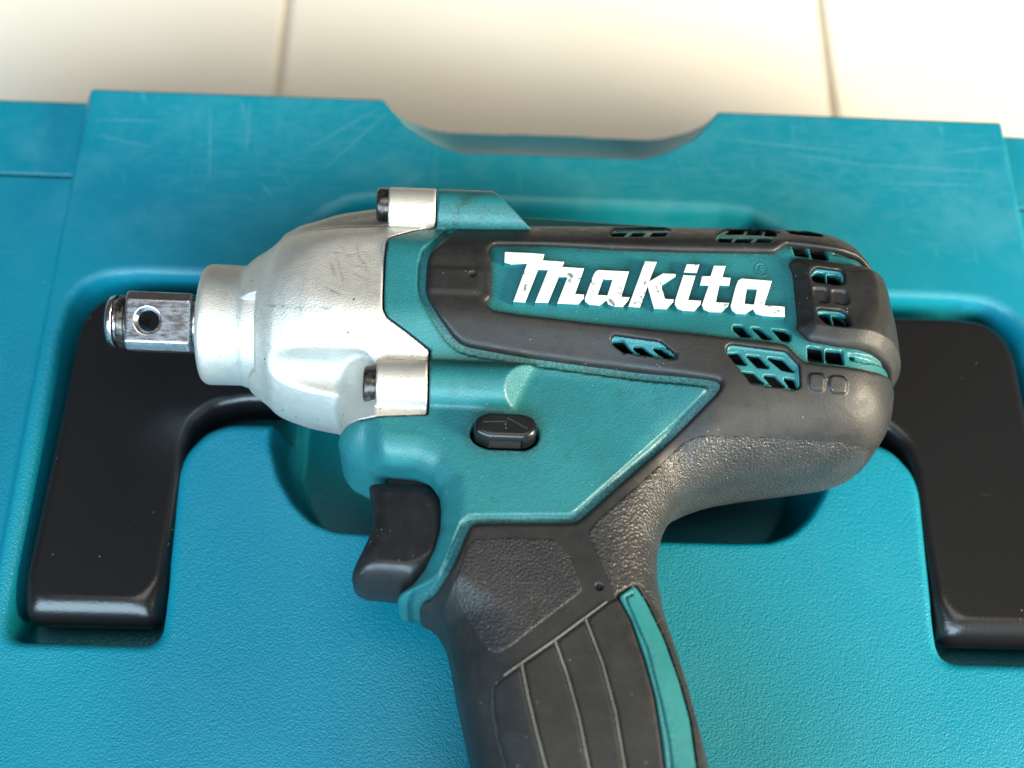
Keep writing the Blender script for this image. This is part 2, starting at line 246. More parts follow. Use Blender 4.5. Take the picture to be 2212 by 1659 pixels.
# ---------------------------------------------------------------- distance field -> mesh (surface nets)
def surface(f, lo, hi, h):
    lo = np.array(lo, float); hi = np.array(hi, float)
    nb = np.ceil((hi-lo)/(4*h)).astype(int); n = nb*4
    c = [lo[a]+(np.arange(nb[a])*4+1.5)*h for a in range(3)]
    CX, CY, CZ = np.meshgrid(*c, indexing='ij')
    V = f(CX.ravel(), CY.ravel(), CZ.ravel()).reshape(nb)
    act = np.abs(V) < 4*h*1.5+0.6
    Fd = np.repeat(np.repeat(np.repeat(np.where(V < 0, -9, 9).astype(np.float32), 4, 0), 4, 1), 4, 2)
    bi = np.argwhere(act)
    o = np.stack(np.meshgrid(*[np.arange(4)]*3, indexing='ij'), -1).reshape(-1, 3)
    step = 20000
    for s in range(0, len(bi), step):
        idx = (bi[s:s+step, None, :]*4+o[None]).reshape(-1, 3)
        P = lo+idx*h
        Fd[idx[:, 0], idx[:, 1], idx[:, 2]] = f(P[:, 0], P[:, 1], P[:, 2])
    S = (Fd < 0)
    cnt = np.zeros(np.array(Fd.shape)-1, np.uint8)
    for dx in (0, 1):
        for dy in (0, 1):
            for dz in (0, 1):
                cnt += S[dx:n[0]-1+dx, dy:n[1]-1+dy, dz:n[2]-1+dz]
    cells = np.argwhere((cnt > 0) & (cnt < 8))
    vid = np.full(cnt.shape, -1, np.int32); vid[cells[:, 0], cells[:, 1], cells[:, 2]] = np.arange(len(cells))
    cor = np.stack([Fd[cells[:, 0]+a, cells[:, 1]+b, cells[:, 2]+c_] for a in (0, 1) for b in (0, 1) for c_ in (0, 1)], 1)
    ko = np.array([(a, b, c_) for a in (0, 1) for b in (0, 1) for c_ in (0, 1)], float)
    acc = np.zeros((len(cells), 3)); num = np.zeros(len(cells))
    for i in range(8):
        for j in range(i+1, 8):
            if np.abs(ko[i]-ko[j]).sum() == 1:
                m = (cor[:, i] < 0) != (cor[:, j] < 0)
                t = cor[m, i]/(cor[m, i]-cor[m, j])
                acc[m] += ko[i]+(ko[j]-ko[i])*t[:, None]; num[m] += 1
    verts = lo+(cells+acc/num[:, None])*h
    quads = []
    for ax in range(3):
        a, b = [(1, 2), (2, 0), (0, 1)][ax]
        s0 = [slice(None)]*3; s1 = [slice(None)]*3
        s0[ax] = slice(0, -1); s1[ax] = slice(1, None)
        x = S[tuple(s0)] != S[tuple(s1)]
        e = np.argwhere(x)
        e = e[(e[:, a] > 0) & (e[:, b] > 0) & (e[:, a] < n[a]-1) & (e[:, b] < n[b]-1)]
        def g(da, db):
            q = e.copy(); q[:, a] -= da; q[:, b] -= db
            return vid[q[:, 0], q[:, 1], q[:, 2]]
        Q = np.stack([g(1, 1), g(0, 1), g(0, 0), g(1, 0)], 1)
        neg = S[e[:, 0], e[:, 1], e[:, 2]]
        Q[~neg] = Q[~neg][:, ::-1]
        quads.append(Q)
    quads = np.concatenate(quads); quads = quads[(quads >= 0).all(1)]
    eps = 0.12
    T4 = np.array([(1, -1, -1), (-1, -1, 1), (-1, 1, -1), (1, 1, 1)], float)
    def grad(P):
        G = np.zeros_like(P)
        for t in T4:
            A = P+t*eps; G += t*f(A[:, 0], A[:, 1], A[:, 2])[:, None]
        return G/(4*eps)
    G = grad(verts); L2 = np.maximum((G*G).sum(1), 0.15)
    stp = -f(verts[:, 0], verts[:, 1], verts[:, 2])[:, None]*G/L2[:, None]
    ln = np.linalg.norm(stp, axis=1, keepdims=True); stp *= np.minimum(1, 0.5*h/np.maximum(ln, 1e-6))
    verts = verts+stp
    G = grad(verts); N = G/np.maximum(np.linalg.norm(G, axis=1, keepdims=True), 1e-6)
    return verts, quads, N

def np_mesh(name, verts, quads, normals=None, attrs=None):
    me = bpy.data.meshes.new(name)
    k = quads.shape[1]
    me.vertices.add(len(verts)); me.vertices.foreach_set('co', (np.asarray(verts)*MM).astype(np.float32).ravel())
    me.loops.add(len(quads)*k); me.loops.foreach_set('vertex_index', quads.astype(np.int32).ravel())
    me.polygons.add(len(quads)); me.polygons.foreach_set('loop_start', np.arange(0, len(quads)*k, k, dtype=np.int32))
    me.update(calc_edges=True)
    me.polygons.foreach_set('use_smooth', np.ones(len(quads), bool))
    for an, av in (attrs or {}).items():
        at = me.attributes.new(an, 'FLOAT', 'POINT'); at.data.foreach_set('value', av.astype(np.float32))
    if normals is not None:
        me.normals_split_custom_set_from_vertices(normals.astype(np.float32).tolist())
    return me

def add(name, me, material, parent=None, label=None, category=None, kind=None, group=None):
    o = bpy.data.objects.new(name, me); COL.objects.link(o)
    for m in (material if isinstance(material, (list, tuple)) else [material]): me.materials.append(m)
    if parent: o.parent = parent
    if label: o['label'] = label
    if category: o['category'] = category
    if kind: o['kind'] = kind
    if group: o['group'] = group
    return o
ZT = 24.5                                   # height of the tool's middle plane above the lid
def solid(name, f, lo, hi, h, material, parent, attrs=None, dz=ZT, **kw):
    v, q, n = surface(f, lo, hi, h)
    a = {k: g(v[:, 0], v[:, 1], v[:, 2]) for k, g in (attrs or {}).items()}
    v = v+np.array([0, 0, dz])
    return add(name, np_mesh(name, v, q, n, a), material, parent, **kw)

# ---------------------------------------------------------------- materials
class NT:
    def __init__(s, name):
        s.m = bpy.data.materials.new(name); s.m.use_nodes = True; s.t = s.m.node_tree
        s.b = s.t.nodes['Principled BSDF']; s.c = s.new('ShaderNodeTexCoord')
        mp = s.new('ShaderNodeMapping'); mp.inputs['Scale'].default_value = (1000,)*3
        s.link(s.c.outputs['Object'], mp.inputs[0]); s.co = mp.outputs[0]
    def new(s, t): return s.t.nodes.new(t)
    def link(s, a, b): s.t.links.new(a, b)
    def noise(s, scale, detail=2, rough=0.5, co=None, dist=0.0):
        n = s.new('ShaderNodeTexNoise'); n.inputs['Scale'].default_value = scale; n.inputs['Detail'].default_value = detail
        n.inputs['Roughness'].default_value = rough; n.inputs['Distortion'].default_value = dist
        s.link(co or s.co, n.inputs['Vector']); return n.outputs[0]
    def stretch(s, sc, rot=(0, 0, 0)):
        mp = s.new('ShaderNodeMapping'); mp.inputs['Scale'].default_value = sc; mp.inputs['Rotation'].default_value = rot
        s.link(s.co, mp.inputs[0]); return mp.outputs[0]
    def ramp(s, v, a, b, lo=0.0, hi=1.0):
        r = s.new('ShaderNodeMapRange'); r.inputs[1].default_value = a; r.inputs[2].default_value = b
        r.inputs[3].default_value = lo; r.inputs[4].default_value = hi; s.link(v, r.inputs[0]); return r.outputs[0]
    def math(s, op, a, b=None):
        n = s.new('ShaderNodeMath'); n.operation = op
        for i, v in enumerate((a, b)):
            if v is None: continue
            if isinstance(v, (int, float)): n.inputs[i].default_value = v
            else: s.link(v, n.inputs[i])
        return n.outputs[0]
    def mix(s, f, a, b):
        n = s.new('ShaderNodeMix'); n.data_type = 'RGBA'
        if isinstance(f, (int, float)): n.inputs[0].default_value = f
        else: s.link(f, n.inputs[0])
        for i, v in ((6, a), (7, b)):
            if isinstance(v, tuple): n.inputs[i].default_value = (*v, 1)
            else: s.link(v, n.inputs[i])
        return n.outputs[2]
    def attr(s, name):
        n = s.new('ShaderNodeAttribute'); n.attribute_name = name; return n.outputs['Fac']
    def sep(s):
        n = s.new('ShaderNodeSeparateXYZ'); s.link(s.co, n.inputs[0]); return n.outputs
    def bump(s, h, strength, dist, prev=None):
        n = s.new('ShaderNodeBump'); n.inputs['Strength'].default_value = strength; n.inputs['Distance'].default_value = dist*MM
        s.link(h, n.inputs['Height'])
        if prev: s.link(prev, n.inputs['Normal'])
        return n.outputs[0]
    def fin(s, col=None, rough=None, normal=None, metal=None, spec=None):
        for k, v in (('Base Color', col), ('Roughness', rough), ('Normal', normal), ('Metallic', metal), ('Specular IOR Level', spec)):
            if v is None: continue
            if isinstance(v, tuple): s.b.inputs[k].default_value = (*v, 1)
            elif isinstance(v, (int, float)): s.b.inputs[k].default_value = v
            else: s.link(v, s.b.inputs[k])
        return s.m
    def specks(s, scale, size, seed=0.0):
        mp = s.new('ShaderNodeMapping'); mp.inputs['Location'].default_value = (seed, seed*2, seed*3); s.link(s.co, mp.inputs[0])
        v = s.new('ShaderNodeTexVoronoi'); v.inputs['Scale'].default_value = scale; s.link(mp.outputs[0], v.inputs['Vector'])
        return s.ramp(v.outputs['Distance'], size*0.6, size, 1, 0)

def teal_plastic(name, grime=True):
    k = NT(name)
    base = k.mix(k.ramp(k.noise(0.08, 3), 0.35, 0.7), (0.008, 0.096, 0.106), (0.011, 0.115, 0.123))
    dust = k.math('MULTIPLY', k.specks(0.75, 0.07, 3.0), k.ramp(k.noise(0.15, 1), 0.52, 0.6))
    c = k.mix(k.math('MULTIPLY', dust, 0.6), base, (0.55, 0.55, 0.50))
    blot = k.ramp(k.noise(0.30, 5, 0.7), 0.56, 0.72)
    c = k.mix(k.math('MULTIPLY', blot, 0.35), c, (0.012, 0.040, 0.040))
    if grime:
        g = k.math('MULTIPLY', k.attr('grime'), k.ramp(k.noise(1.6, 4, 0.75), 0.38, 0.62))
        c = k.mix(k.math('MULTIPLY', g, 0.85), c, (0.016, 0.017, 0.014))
    n = k.bump(k.noise(2.4, 1), 0.75, 0.11)
    return k.fin(c, k.ramp(k.noise(0.5, 3), 0.3, 0.7, 0.38, 0.50), n, 0.0, 0.42)

def rubber_mat(name, base=(0.0080, 0.0078, 0.0076), grain=(2.2, 0.4, 0.12), rough=0.48, dusty=0.08, detail=3):
    k = NT(name)
    c = k.mix(k.ramp(k.noise(0.10, 4, 0.6), 0.35, 0.70), base, tuple(v*1.5 for v in base))
    d = k.math('MULTIPLY', k.ramp(k.noise(0.18, 6, 0.7), 0.52, 0.75), dusty)
    c = k.mix(d, c, (0.070, 0.064, 0.055))
    sp = k.math('MULTIPLY', k.specks(0.8, 0.07, 7.0), k.ramp(k.noise(0.2, 1), 0.52, 0.60))
    c = k.mix(k.math('MULTIPLY', sp, 0.7), c, (0.6, 0.57, 0.5))
    n = k.bump(k.noise(grain[0], detail, 0.55), grain[1], grain[2])
    return k.fin(c, k.ramp(k.noise(0.4, 3), 0.3, 0.7, rough-0.05, rough+0.08), n, 0.0, 0.36)

def metal_mat(name, col, rough, grain):
    k = NT(name)
    n1 = k.noise(3.2, 2)
    c = k.mix(k.ramp(k.noise(0.12, 2), 0.35, 0.7), col, tuple(v*0.95 for v in col))
    ch = k.noise(0.55, 6, 0.75, co=k.stretch((1.0, 2.2, 1.0), (0, 0, 0.5)))
    chip = k.math('MULTIPLY', k.ramp(ch, 0.66, 0.70), k.ramp(k.noise(0.07, 1), 0.5, 0.62))
    spk = k.math('MULTIPLY', k.specks(0.42, 0.13, 11.0), k.ramp(k.noise(0.11, 1, co=k.stretch((1, 1, 1.7))), 0.52, 0.62))
    chip = k.math('MAXIMUM', k.math('MAXIMUM', chip, spk), k.math('MULTIPLY', k.attr('scratch'), k.ramp(k.noise(1.5, 2), 0.3, 0.5)))
    c = k.mix(k.math('MULTIPLY', chip, 0.9), c, (0.035, 0.032, 0.03))
    n = k.bump(n1, grain, 0.12)
    return k.fin(c, k.math('ADD', k.ramp(k.noise(0.6, 3), 0.3, 0.7, rough-0.04, rough+0.06), k.math('MULTIPLY', chip, 0.2)), n, 0.70)

M_TEAL = teal_plastic('teal_plastic')
M_TEAL2 = teal_plastic('teal_plastic_clean', False)
M_RUB = rubber_mat('rubber')
M_PAD = rubber_mat('rubber_textured', (0.012, 0.0116, 0.0116), (2.1, 1.0, 0.30), 0.44, 0.12, 1)
M_PAD2 = rubber_mat('rubber_textured_coarse', (0.017, 0.0165, 0.016), (1.9, 1.0, 0.32), 0.38, 0.08, 1)
M_LITRIB = rubber_mat('rubber_lit_rib', (0.085, 0.08, 0.068), (3.0, 0.4, 0.1), 0.6, 0.3)  # pale grey puts the light caught by the worn ribs into the colour
M_BLACK = rubber_mat('black_plastic', (0.007, 0.007, 0.0075), (2.6, 0.25, 0.08), 0.36, 0.05)
M_GLOSS = rubber_mat('glossy_black_plastic', (0.006, 0.006, 0.0062), (2.6, 0.12, 0.05), 0.22, 0.03)
M_SILVER = metal_mat('painted_aluminium', (0.54, 0.515, 0.465), 0.44, 0.85)
k = NT('polished_steel')
scr = k.noise(0.9, 6, 0.7, co=k.stretch((0.35, 1.6, 1.0)))
M_STEEL = k.fin(k.mix(k.ramp(scr, 0.40, 0.62), (0.62, 0.62, 0.64), (0.30, 0.30, 0.33)), k.ramp(scr, 0.4, 0.65, 0.16, 0.36), k.bump(scr, 0.15, 0.08), 1.0)
k = NT('oily_steel')
M_OILY = k.fin(k.mix(k.ramp(k.noise(0.9, 4), 0.4, 0.65), (0.02, 0.018, 0.016), (0.10, 0.085, 0.07)), 0.34, None, 0.7)
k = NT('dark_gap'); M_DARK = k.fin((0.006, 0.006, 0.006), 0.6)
k = NT('letter_paint')
chip = k.math('MAXIMUM', k.math('MULTIPLY', k.ramp(k.noise(0.55, 5, 0.65, dist=1.0), 0.585, 0.61), k.ramp(k.noise(0.09, 2), 0.42, 0.50)), k.math('MULTIPLY', k.specks(0.5, 0.09, 5.0), k.ramp(k.noise(0.14, 1), 0.5, 0.55)))
pc = k.mix(k.ramp(k.noise(0.35, 5, 0.7), 0.42, 0.75), (0.58, 0.57, 0.535), (0.40, 0.37, 0.31))
M_LETTER = k.fin(k.mix(chip, pc, (0.10, 0.14, 0.14)), 0.5, k.bump(k.math('SUBTRACT', 1.0, chip), 0.5, 0.12))

def case_mat(name):
    k = NT(name)
    x, y, z = k.sep()
    upz = k.ramp(y, 30.0, 70.0)                               # the smooth band of the lid wears and scratches
    base = k.mix(k.ramp(k.noise(0.02, 2), 0.3, 0.7), (0.0002, 0.142, 0.200), (0.0005, 0.160, 0.216))
    s1 = k.noise(0.35, 7, 0.72, co=k.stretch((0.12, 1.5, 1)))
    s2 = k.noise(0.40, 7, 0.72, co=k.stretch((1.6, 0.14, 1)))
    s3 = k.noise(0.35, 6, 0.70, co=k.stretch((0.15, 1.8, 1), (0, 0, -0.75)))
    patch = k.ramp(k.noise(0.035, 3), 0.42, 0.62)
    w = k.math('MAXIMUM', k.math('MULTIPLY', k.ramp(s1, 0.57, 0.72), 0.8), k.math('MAXIMUM', k.ramp(s2, 0.64, 0.76), k.ramp(s3, 0.66, 0.78)))
    w = k.math('MULTIPLY', k.math('MULTIPLY', w, patch), upz)
    haze = k.math('MULTIPLY', k.math('MULTIPLY', k.ramp(k.noise(0.06, 6, 0.7), 0.48, 0.75), upz), 0.20)
    w = k.math('MAXIMUM', k.math('MULTIPLY', w, 0.35), k.math('MULTIPLY', k.attr('scratch'), k.ramp(k.noise(1.2, 3), 0.25, 0.55)))
    c = k.mix(k.math('MAXIMUM', k.math('MULTIPLY', w, 0.70), haze), base, (0.13, 0.31, 0.36))
    sp = k.math('MULTIPLY', k.specks(0.30, 0.045, 2.0), k.ramp(k.noise(0.05, 1), 0.5, 0.6))
    c = k.mix(k.math('MULTIPLY', sp, 0.5), c, (0.35, 0.40, 0.38))
    vo = k.new('ShaderNodeTexVoronoi'); vo.feature = 'SMOOTH_F1'; vo.inputs['Scale'].default_value = 2.0; vo.inputs['Smoothness'].default_value = 0.5; k.link(k.co, vo.inputs['Vector'])
    g = k.math('ADD', k.math('MULTIPLY', vo.outputs['Distance'], -1.1), k.noise(3.0, 1, 0.5))
    gr = k.new('ShaderNodeBump'); gr.inputs['Distance'].default_value = 0.095*MM
    k.link(g, gr.inputs['Height']); k.link(k.ramp(y, 20.0, 60.0, 0.95, 0.15), gr.inputs['Strength'])
    r = k.math('ADD', k.ramp(y, 20.0, 60.0, 0.36, 0.44), k.ramp(k.noise(0.03, 5, 0.6), 0.3, 0.7, -0.05, 0.08))
    smg = k.math('MULTIPLY', k.ramp(k.noise(0.045, 6, 0.65, dist=0.6), 0.50, 0.72), 0.14)
    c = k.mix(smg, c, (0.03, 0.21, 0.26))
    return k.fin(c, k.math('ADD', r, k.math('MULTIPLY', w, 0.15)), gr.outputs[0], 0.0, 0.45)
M_CASE = case_mat('case_plastic')
k = NT('handle_plastic')
hs = k.math('MULTIPLY', k.ramp(k.noise(0.3, 7, 0.7, co=k.stretch((0.15, 1.8, 1), (0, 0, 0.1))), 0.68, 0.8), k.ramp(k.noise(0.04, 1), 0.48, 0.6))
hc = k.mix(k.math('MULTIPLY', hs, 0.5), (0.006, 0.006, 0.0065), (0.10, 0.10, 0.095))
M_HANDLE = k.fin(k.mix(k.math('MULTIPLY', k.math('MULTIPLY', k.specks(0.30, 0.05, 4.0), k.ramp(k.noise(0.06, 1), 0.52, 0.58)), 0.5), hc, (0.4, 0.4, 0.37)), 0.28, k.bump(k.noise(1.6, 2), 0.45, 0.08), 0.0, 0.46)
k = NT('glazed_tile')
M_TILE = k.fin(k.mix(k.ramp(k.noise(0.012, 4), 0.35, 0.7), (0.84, 0.795, 0.71), (0.80, 0.745, 0.64)), 0.45, k.bump(k.noise(0.05, 2), 0.1, 0.4))
k = NT('grout')
M_GROUT = k.fin(k.mix(k.ramp(k.noise(0.25, 4), 0.3, 0.7), (0.72, 0.645, 0.53), (0.63, 0.57, 0.48)), 0.9, k.bump(k.noise(0.8, 3), 0.5, 0.4))

def scratch_field(x, y, segs, w):
    out = np.zeros(x.shape, np.float32)
    for (ax, ay), (bx, by), s in segs:
        ex_, ey_ = bx-ax, by-ay; L_ = ex_*ex_+ey_*ey_+1e-9
        m = (x > min(ax, bx)-2) & (x < max(ax, bx)+2) & (y > min(ay, by)-2) & (y < max(ay, by)+2)
        xm, ym = x[m], y[m]
        t = np.clip(((xm-ax)*ex_+(ym-ay)*ey_)/L_, 0, 1)
        d = np.hypot(xm-ax-t*ex_, ym-ay-t*ey_)
        out[m] = np.maximum(out[m], s*np.exp(-(d/w)**2)*(0.35+0.65*np.sin(math.pi*np.clip(t, 0.05, 0.95))))
    return out
# ---------------------------------------------------------------- floor of glazed tiles
ZF = -105.0
def box_mesh(name, lo, hi, bev=0.0, seg=2):
    bm = bmesh.new(); bmesh.ops.create_cube(bm, size=1.0)
    for v in bm.verts:
        v.co = Vector([(lo[i]+(v.co[i]+0.5)*(hi[i]-lo[i]))*MM for i in range(3)])
    if bev: bmesh.ops.bevel(bm, geom=bm.edges[:], offset=bev*MM, segments=seg, affect='EDGES', profile=0.6)
    me = bpy.data.meshes.new(name); bm.to_mesh(me); bm.free()
    for p in me.polygons: p.use_smooth = len(p.vertices) == 4 and False
    return me
floor = add('floor', box_mesh('floor', (-900, -700, ZF-12), (950, 900, ZF-2.2)), M_GROUT, kind='structure')
PT = 201.7
tile_me = box_mesh('tile', (-PT/2+1.6, -PT/2+1.6, -8), (PT/2-1.6, PT/2-1.6, 0), 1.0, 2); tile_me.materials.append(M_TILE)
for i in range(-3, 5):
    for j in range(-3, 4):
        o = bpy.data.objects.new('tile', tile_me); COL.objects.link(o); o.parent = floor
        o.location = ((-80.3-PT/2+i*PT)*MM, (257-PT/2+j*PT)*MM, ZF*MM)

# ---------------------------------------------------------------- carrying case
XC = 10.6
def mirror(half): return [(XC-a, b) for a, b in half]+[(XC+a, b) for a, b in reversed(half)]
Y_END, HALF = 97.3, 120.6
REC = Shape2D(mirror([(0, 43.2), (100, 43.2), (109, 42.2), (115.2, 38.5), (118, 33), (119.0, 24), (119.3, -46), (118.4, -51), (115.5, -54), (84.5, -54), (81.6, -51.5), (81.3, -45), (82.6, -11.8), (81.6, -7.5), (78.2, -3.0), (74, -1.2), (66, -1.0), (0, -1.0)]), 1.5, 0.5, 16)
WELL = Shape2D(mirror([(0, 27), (66.0, 27), (66.2, -4), (63.5, -13.0), (59.4, -19.6), (54.6, -24.2), (49, -26.4), (40, -26.8), (0, -26.8)]), 1.0, 0.5, 16)
UWELL = Shape2D(mirror([(0, 30), (64.5, 30), (64.5, 52), (63, 57), (58.9, 62.4), (52, 66.9), (43, 68.2), (0, 68.0)]), 1.0, 0.5, 16)
NOTCH = Shape2D(mirror([(0, 80.5), (24, 80.5), (29.5, 82.6), (37.5, 87.8), (41.6, 93), (44.7, 97.5), (50, 112), (0, 112)]), 0.5, 0.5, 20)
NOTCH_OUT = Shape2D(mirror([(0, 95.2), (27, 95.0), (32, 95.8), (36.5, 98.0), (41, 102.5), (45, 112), (0, 112)]), 0.8, 0.5, 20)
def wall(s, depth, rim=3.2, draft=0.16):
    """depth below the lid at s mm inside an opening: a rounded rim, then a drafted wall"""
    s = np.maximum(s, 0)
    a = np.clip(s/rim, 0, 1); arc = rim*(1-np.sqrt(np.maximum(1-a*a, 0)))
    zz = np.where(s < rim*0.985, arc, 1e3)
    zz = np.minimum(zz, 1e3)
    below = rim*0.83+(s-rim*0.985)/draft
    zz = np.where(s < rim*0.985, arc, below)
    return -smin(zz, np.full_like(zz, depth), 2.5)
def lid_height(x, y):
    z = np.zeros_like(x)
    z = np.minimum(z, wall(-REC(x, y), 17.0, 2.4, 0.10))
    z = np.minimum(z, wall(-WELL(x, y), 24.0, 1.6, 0.22))
    z = np.minimum(z, wall(-UWELL(x, y), 20.0, 3.4, 0.20))
    nd = -NOTCH(x, y)
    od = np.maximum(NOTCH_OUT(x, y), 0.0); nd = np.maximum(nd, 0.0)
    zn = -10.3*np.power(np.clip(nd/np.maximum(nd+od, 1e-3), 0, 1), 0.66)
    z = np.minimum(z, np.where((od <= 0.001) & (nd > 0.5), -42.0, zn))
    e = np.abs(x-XC)-HALF                                      # raised panel drops to the side wings
    z = np.where(e > -3, np.minimum(z, -5.0*sstep(-0.4, 2.6, e)), z)
    z = np.where(e > 2.2, z-0.8*sstep(71.9, 72.4, y)-3.5*sstep(71.9, 72.4, y)*(1-sstep(72.7, 73.3, y)), z)       # seam across the wings
    z = z-0.6*sstep(Y_END-0.8, Y_END, y)
    return z
def grid_axis(segs):
    out = []
    for a, b, s in segs: out += list(np.arange(a, b-1e-6, s))
    return np.array(out+[segs[-1][1]])
case = bpy.data.objects.new('tool_case', None); COL.objects.link(case); case.location = (0, 0, ZF*MM)
case['label'] = 'teal plastic carrying case with folded black handle under the impact wrench'; case['category'] = 'case'
gx = grid_axis([(-215, -145, 5), (-145, 166, 0.5), (166, 236, 5)])
gy = grid_axis([(-225, -95, 5), (-95, 44, 0.5), (44, Y_END, 0.36)])
X, Y = np.meshgrid(gx, gy, indexing='ij')
Z = lid_height(X.astype(np.float32), Y.astype(np.float32))
nx, ny = X.shape
V = np.stack([X.ravel(), Y.ravel(), Z.ravel()-ZF], 1)
I = np.arange(nx*ny).reshape(nx, ny)
Q = np.stack([I[:-1, :-1].ravel(), I[1:, :-1].ravel(), I[1:, 1:].ravel(), I[:-1, 1:].ravel()], 1)
# rim of the lid: skirt round the edge
ring = list(I[:, 0])+list(I[-1, 1:])+list(I[-2::-1, -1])+list(I[0, -2:0:-1])
base = len(V); low_ = V[ring].copy(); low_[:, 2] = 62.0
V = np.concatenate([V, low_]); m_ = len(ring)
Q = np.concatenate([Q, np.array([[base+i, base+(i+1) % m_, ring[(i+1) % m_], ring[i]] for i in range(m_)])])
rs = random.Random(8)
segs = [(a, b, 0.55) for a, b in POLY['lid_scratch']]
for (cx, cy, sx, sy, n_) in ((-78, 84, 30, 12, 90), (-60, 72, 34, 14, 60), (-25, 84, 16, 9, 30), (95, 85, 32, 9, 90), (80, 76, 40, 8, 70), (112, 66, 14, 12, 40), (20, 74, 30, 4, 25)):
    for _ in range(n_*3):
        x0, y0 = rs.gauss(cx, sx*0.6), rs.gauss(cy, sy*0.6); L_ = rs.uniform(0.8, 7) if rs.random() < 0.9 else rs.uniform(8, 16)
        an = rs.gauss(0.0, 0.12) if rs.random() < 0.7 else rs.choice((math.pi/2+rs.gauss(0, 0.08), rs.uniform(-0.9, 0.9)))
        segs.append(((x0, y0), (x0+L_*math.cos(an), y0+L_*math.sin(an)), rs.uniform(0.05, 0.26)))
sc_ = scratch_field(V[:, 0], V[:, 1], segs, 0.30)
me = np_mesh('lid', V, Q, None, {'scratch': sc_})
me.polygons.foreach_set('use_smooth', np.arange(len(Q)) < len(Q)-m_)
lid = add('lid', me, M_CASE, case)
add('base', box_mesh('base', (-212, -222, 1), (233, Y_END-3, 61), 4, 3), M_CASE, case)
HANDLE = Shape2D(mirror([(0, 36.0), (100, 36.0), (107, 35.0), (111.5, 31), (113.2, 25), (113.6, 0), (114.8, -36), (115.0, -44), (113, -46.3), (86.2, -46.3), (84.9, -44), (84.4, -38), (83.6, -12), (83.8, -5), (82.4, 1), (78.5, 5.0), (72, 6.8), (60, 7.0), (0, 7.0)]), 1.5, 0.5, 10)
def handle_f(x, y, z): return rext(HANDLE(x, y), z+6.4, 6.2, 2.6+3.2*(1-sstep(-44, -36, y)))
solid('handle', handle_f, (-110, -52, -14), (132, 42, 2), 0.7, M_HANDLE, case, dz=-ZF, label='black folding carry handle lying in its recess')

# ---------------------------------------------------------------- impact wrench
tool = bpy.data.objects.new('impact_wrench', None); COL.objects.link(tool)
tool.location = (0, 12.13*MM, 0); tool.rotation_euler = (0, 0, math.radians(-0.35))
tool['label'] = 'teal and black cordless impact wrench with silver gear case lying on the case'; tool['category'] = 'power tool'
PX = POLY['x']
RO = Baked(lambda x, y: shp('rubber_outer', 0.4)(x, y))
RH = Baked(lambda x, y: shp('rubber_hole', 0.3)(x, y))
rub2d = Baked(lambda x, y: smax(RO(x, y), -RH(x, y), 0.3))
VN = [k for k, n in POLY['vent_list']]
def vents2d_(x, y):
    d = None
    for k in VN:
        e = shp('vent_'+k, 0.25)(x, y); d = e if d is None else np.minimum(d, e)
    return d
def holes2d_(x, y):
    d = None
    for i in range(POLY['hole_n']):
        e = shp('hole_%d' % i, 0.12, 0.15, 3)(x, y); d = e if d is None else np.minimum(d, e)
    return d
vents2d = Baked(vents2d_); holes2d = Baked(holes2d_)
slots2d = Baked(lambda x, y: np.minimum(shp('slot_a', 0.15, 0.15, 3)(x, y), shp('slot_b', 0.15, 0.15, 3)(x, y)))
slotc2d = Baked(lambda x, y: shp('slot_c', 0.15, 0.15, 3)(x, y))
button2d = Baked(lambda x, y: shp('button', 0.6)(x, y))
def upper(z, d): return np.where(z > 0, d, 5.0)
def teal_boss(x, y, z):
    b = boss(x, y, z, -30.0, 12.0)
    az, ay = np.abs(z), np.abs(y)
    cut = np.where(y > 0, (x-PX['boss_teal_end']+1.5)*0.66+(ay-20.5)*0.60+(az-18.5)*0.30, (x-PX['boss_teal_end'])*0.70+(ay-20.0)*0.30+(az-20.5)*0.62)
    return smax(b, cut, 0.3)
def teal_f(x, y, z):
    c = core(x, y, z)
    ro = RO(x, y)
    t = c-0.9*sstep(1.3, 2.1, ro)
    rid = rext(np.maximum(np.maximum(PX['ridge0']-x, x-PX['ridge1']), np.abs(y-24)-(5.4-0.036*(x-PX['ridge0']))), z, 4.0, 1.2)
    t = smin(t, rid, 0.8)
    t = smin(t, teal_boss(x, y, z), 0.9)
    t = smax(t, -np.maximum(silver_zone(x, y)-0.42, -(c+3.0)), 0.2)
    t = smax(t, -np.maximum(button2d(x, y)-0.55, 8.0-np.abs(z)), 0.35)
    vv = upper(z, vents2d(x, y)); hh = upper(z, holes2d(x, y))
    t = smax(t, -np.maximum(vv+0.15, -(c+9.0)), 0.2)
    t = smax(t, -np.maximum(hh-0.28, -(c+9.0)), 0.2)
    t = np.maximum(t, -np.maximum(np.maximum(np.minimum(vv, hh)-2.0, c+1.2), -(c+9.0)))   # hollow behind the vents
    t = t+0.55*(1-sstep(-0.3, 0.2, upper(z, slots2d(x, y))))
    return t
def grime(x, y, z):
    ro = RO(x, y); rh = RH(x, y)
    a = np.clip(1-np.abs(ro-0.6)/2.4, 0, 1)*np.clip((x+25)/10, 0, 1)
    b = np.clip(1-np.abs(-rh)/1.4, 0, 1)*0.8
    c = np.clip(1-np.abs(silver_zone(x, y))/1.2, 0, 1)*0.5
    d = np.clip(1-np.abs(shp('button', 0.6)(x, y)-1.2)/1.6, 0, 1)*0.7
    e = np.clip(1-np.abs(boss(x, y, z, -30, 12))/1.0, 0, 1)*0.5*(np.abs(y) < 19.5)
    return np.maximum.reduce([a, b, c, d, e])
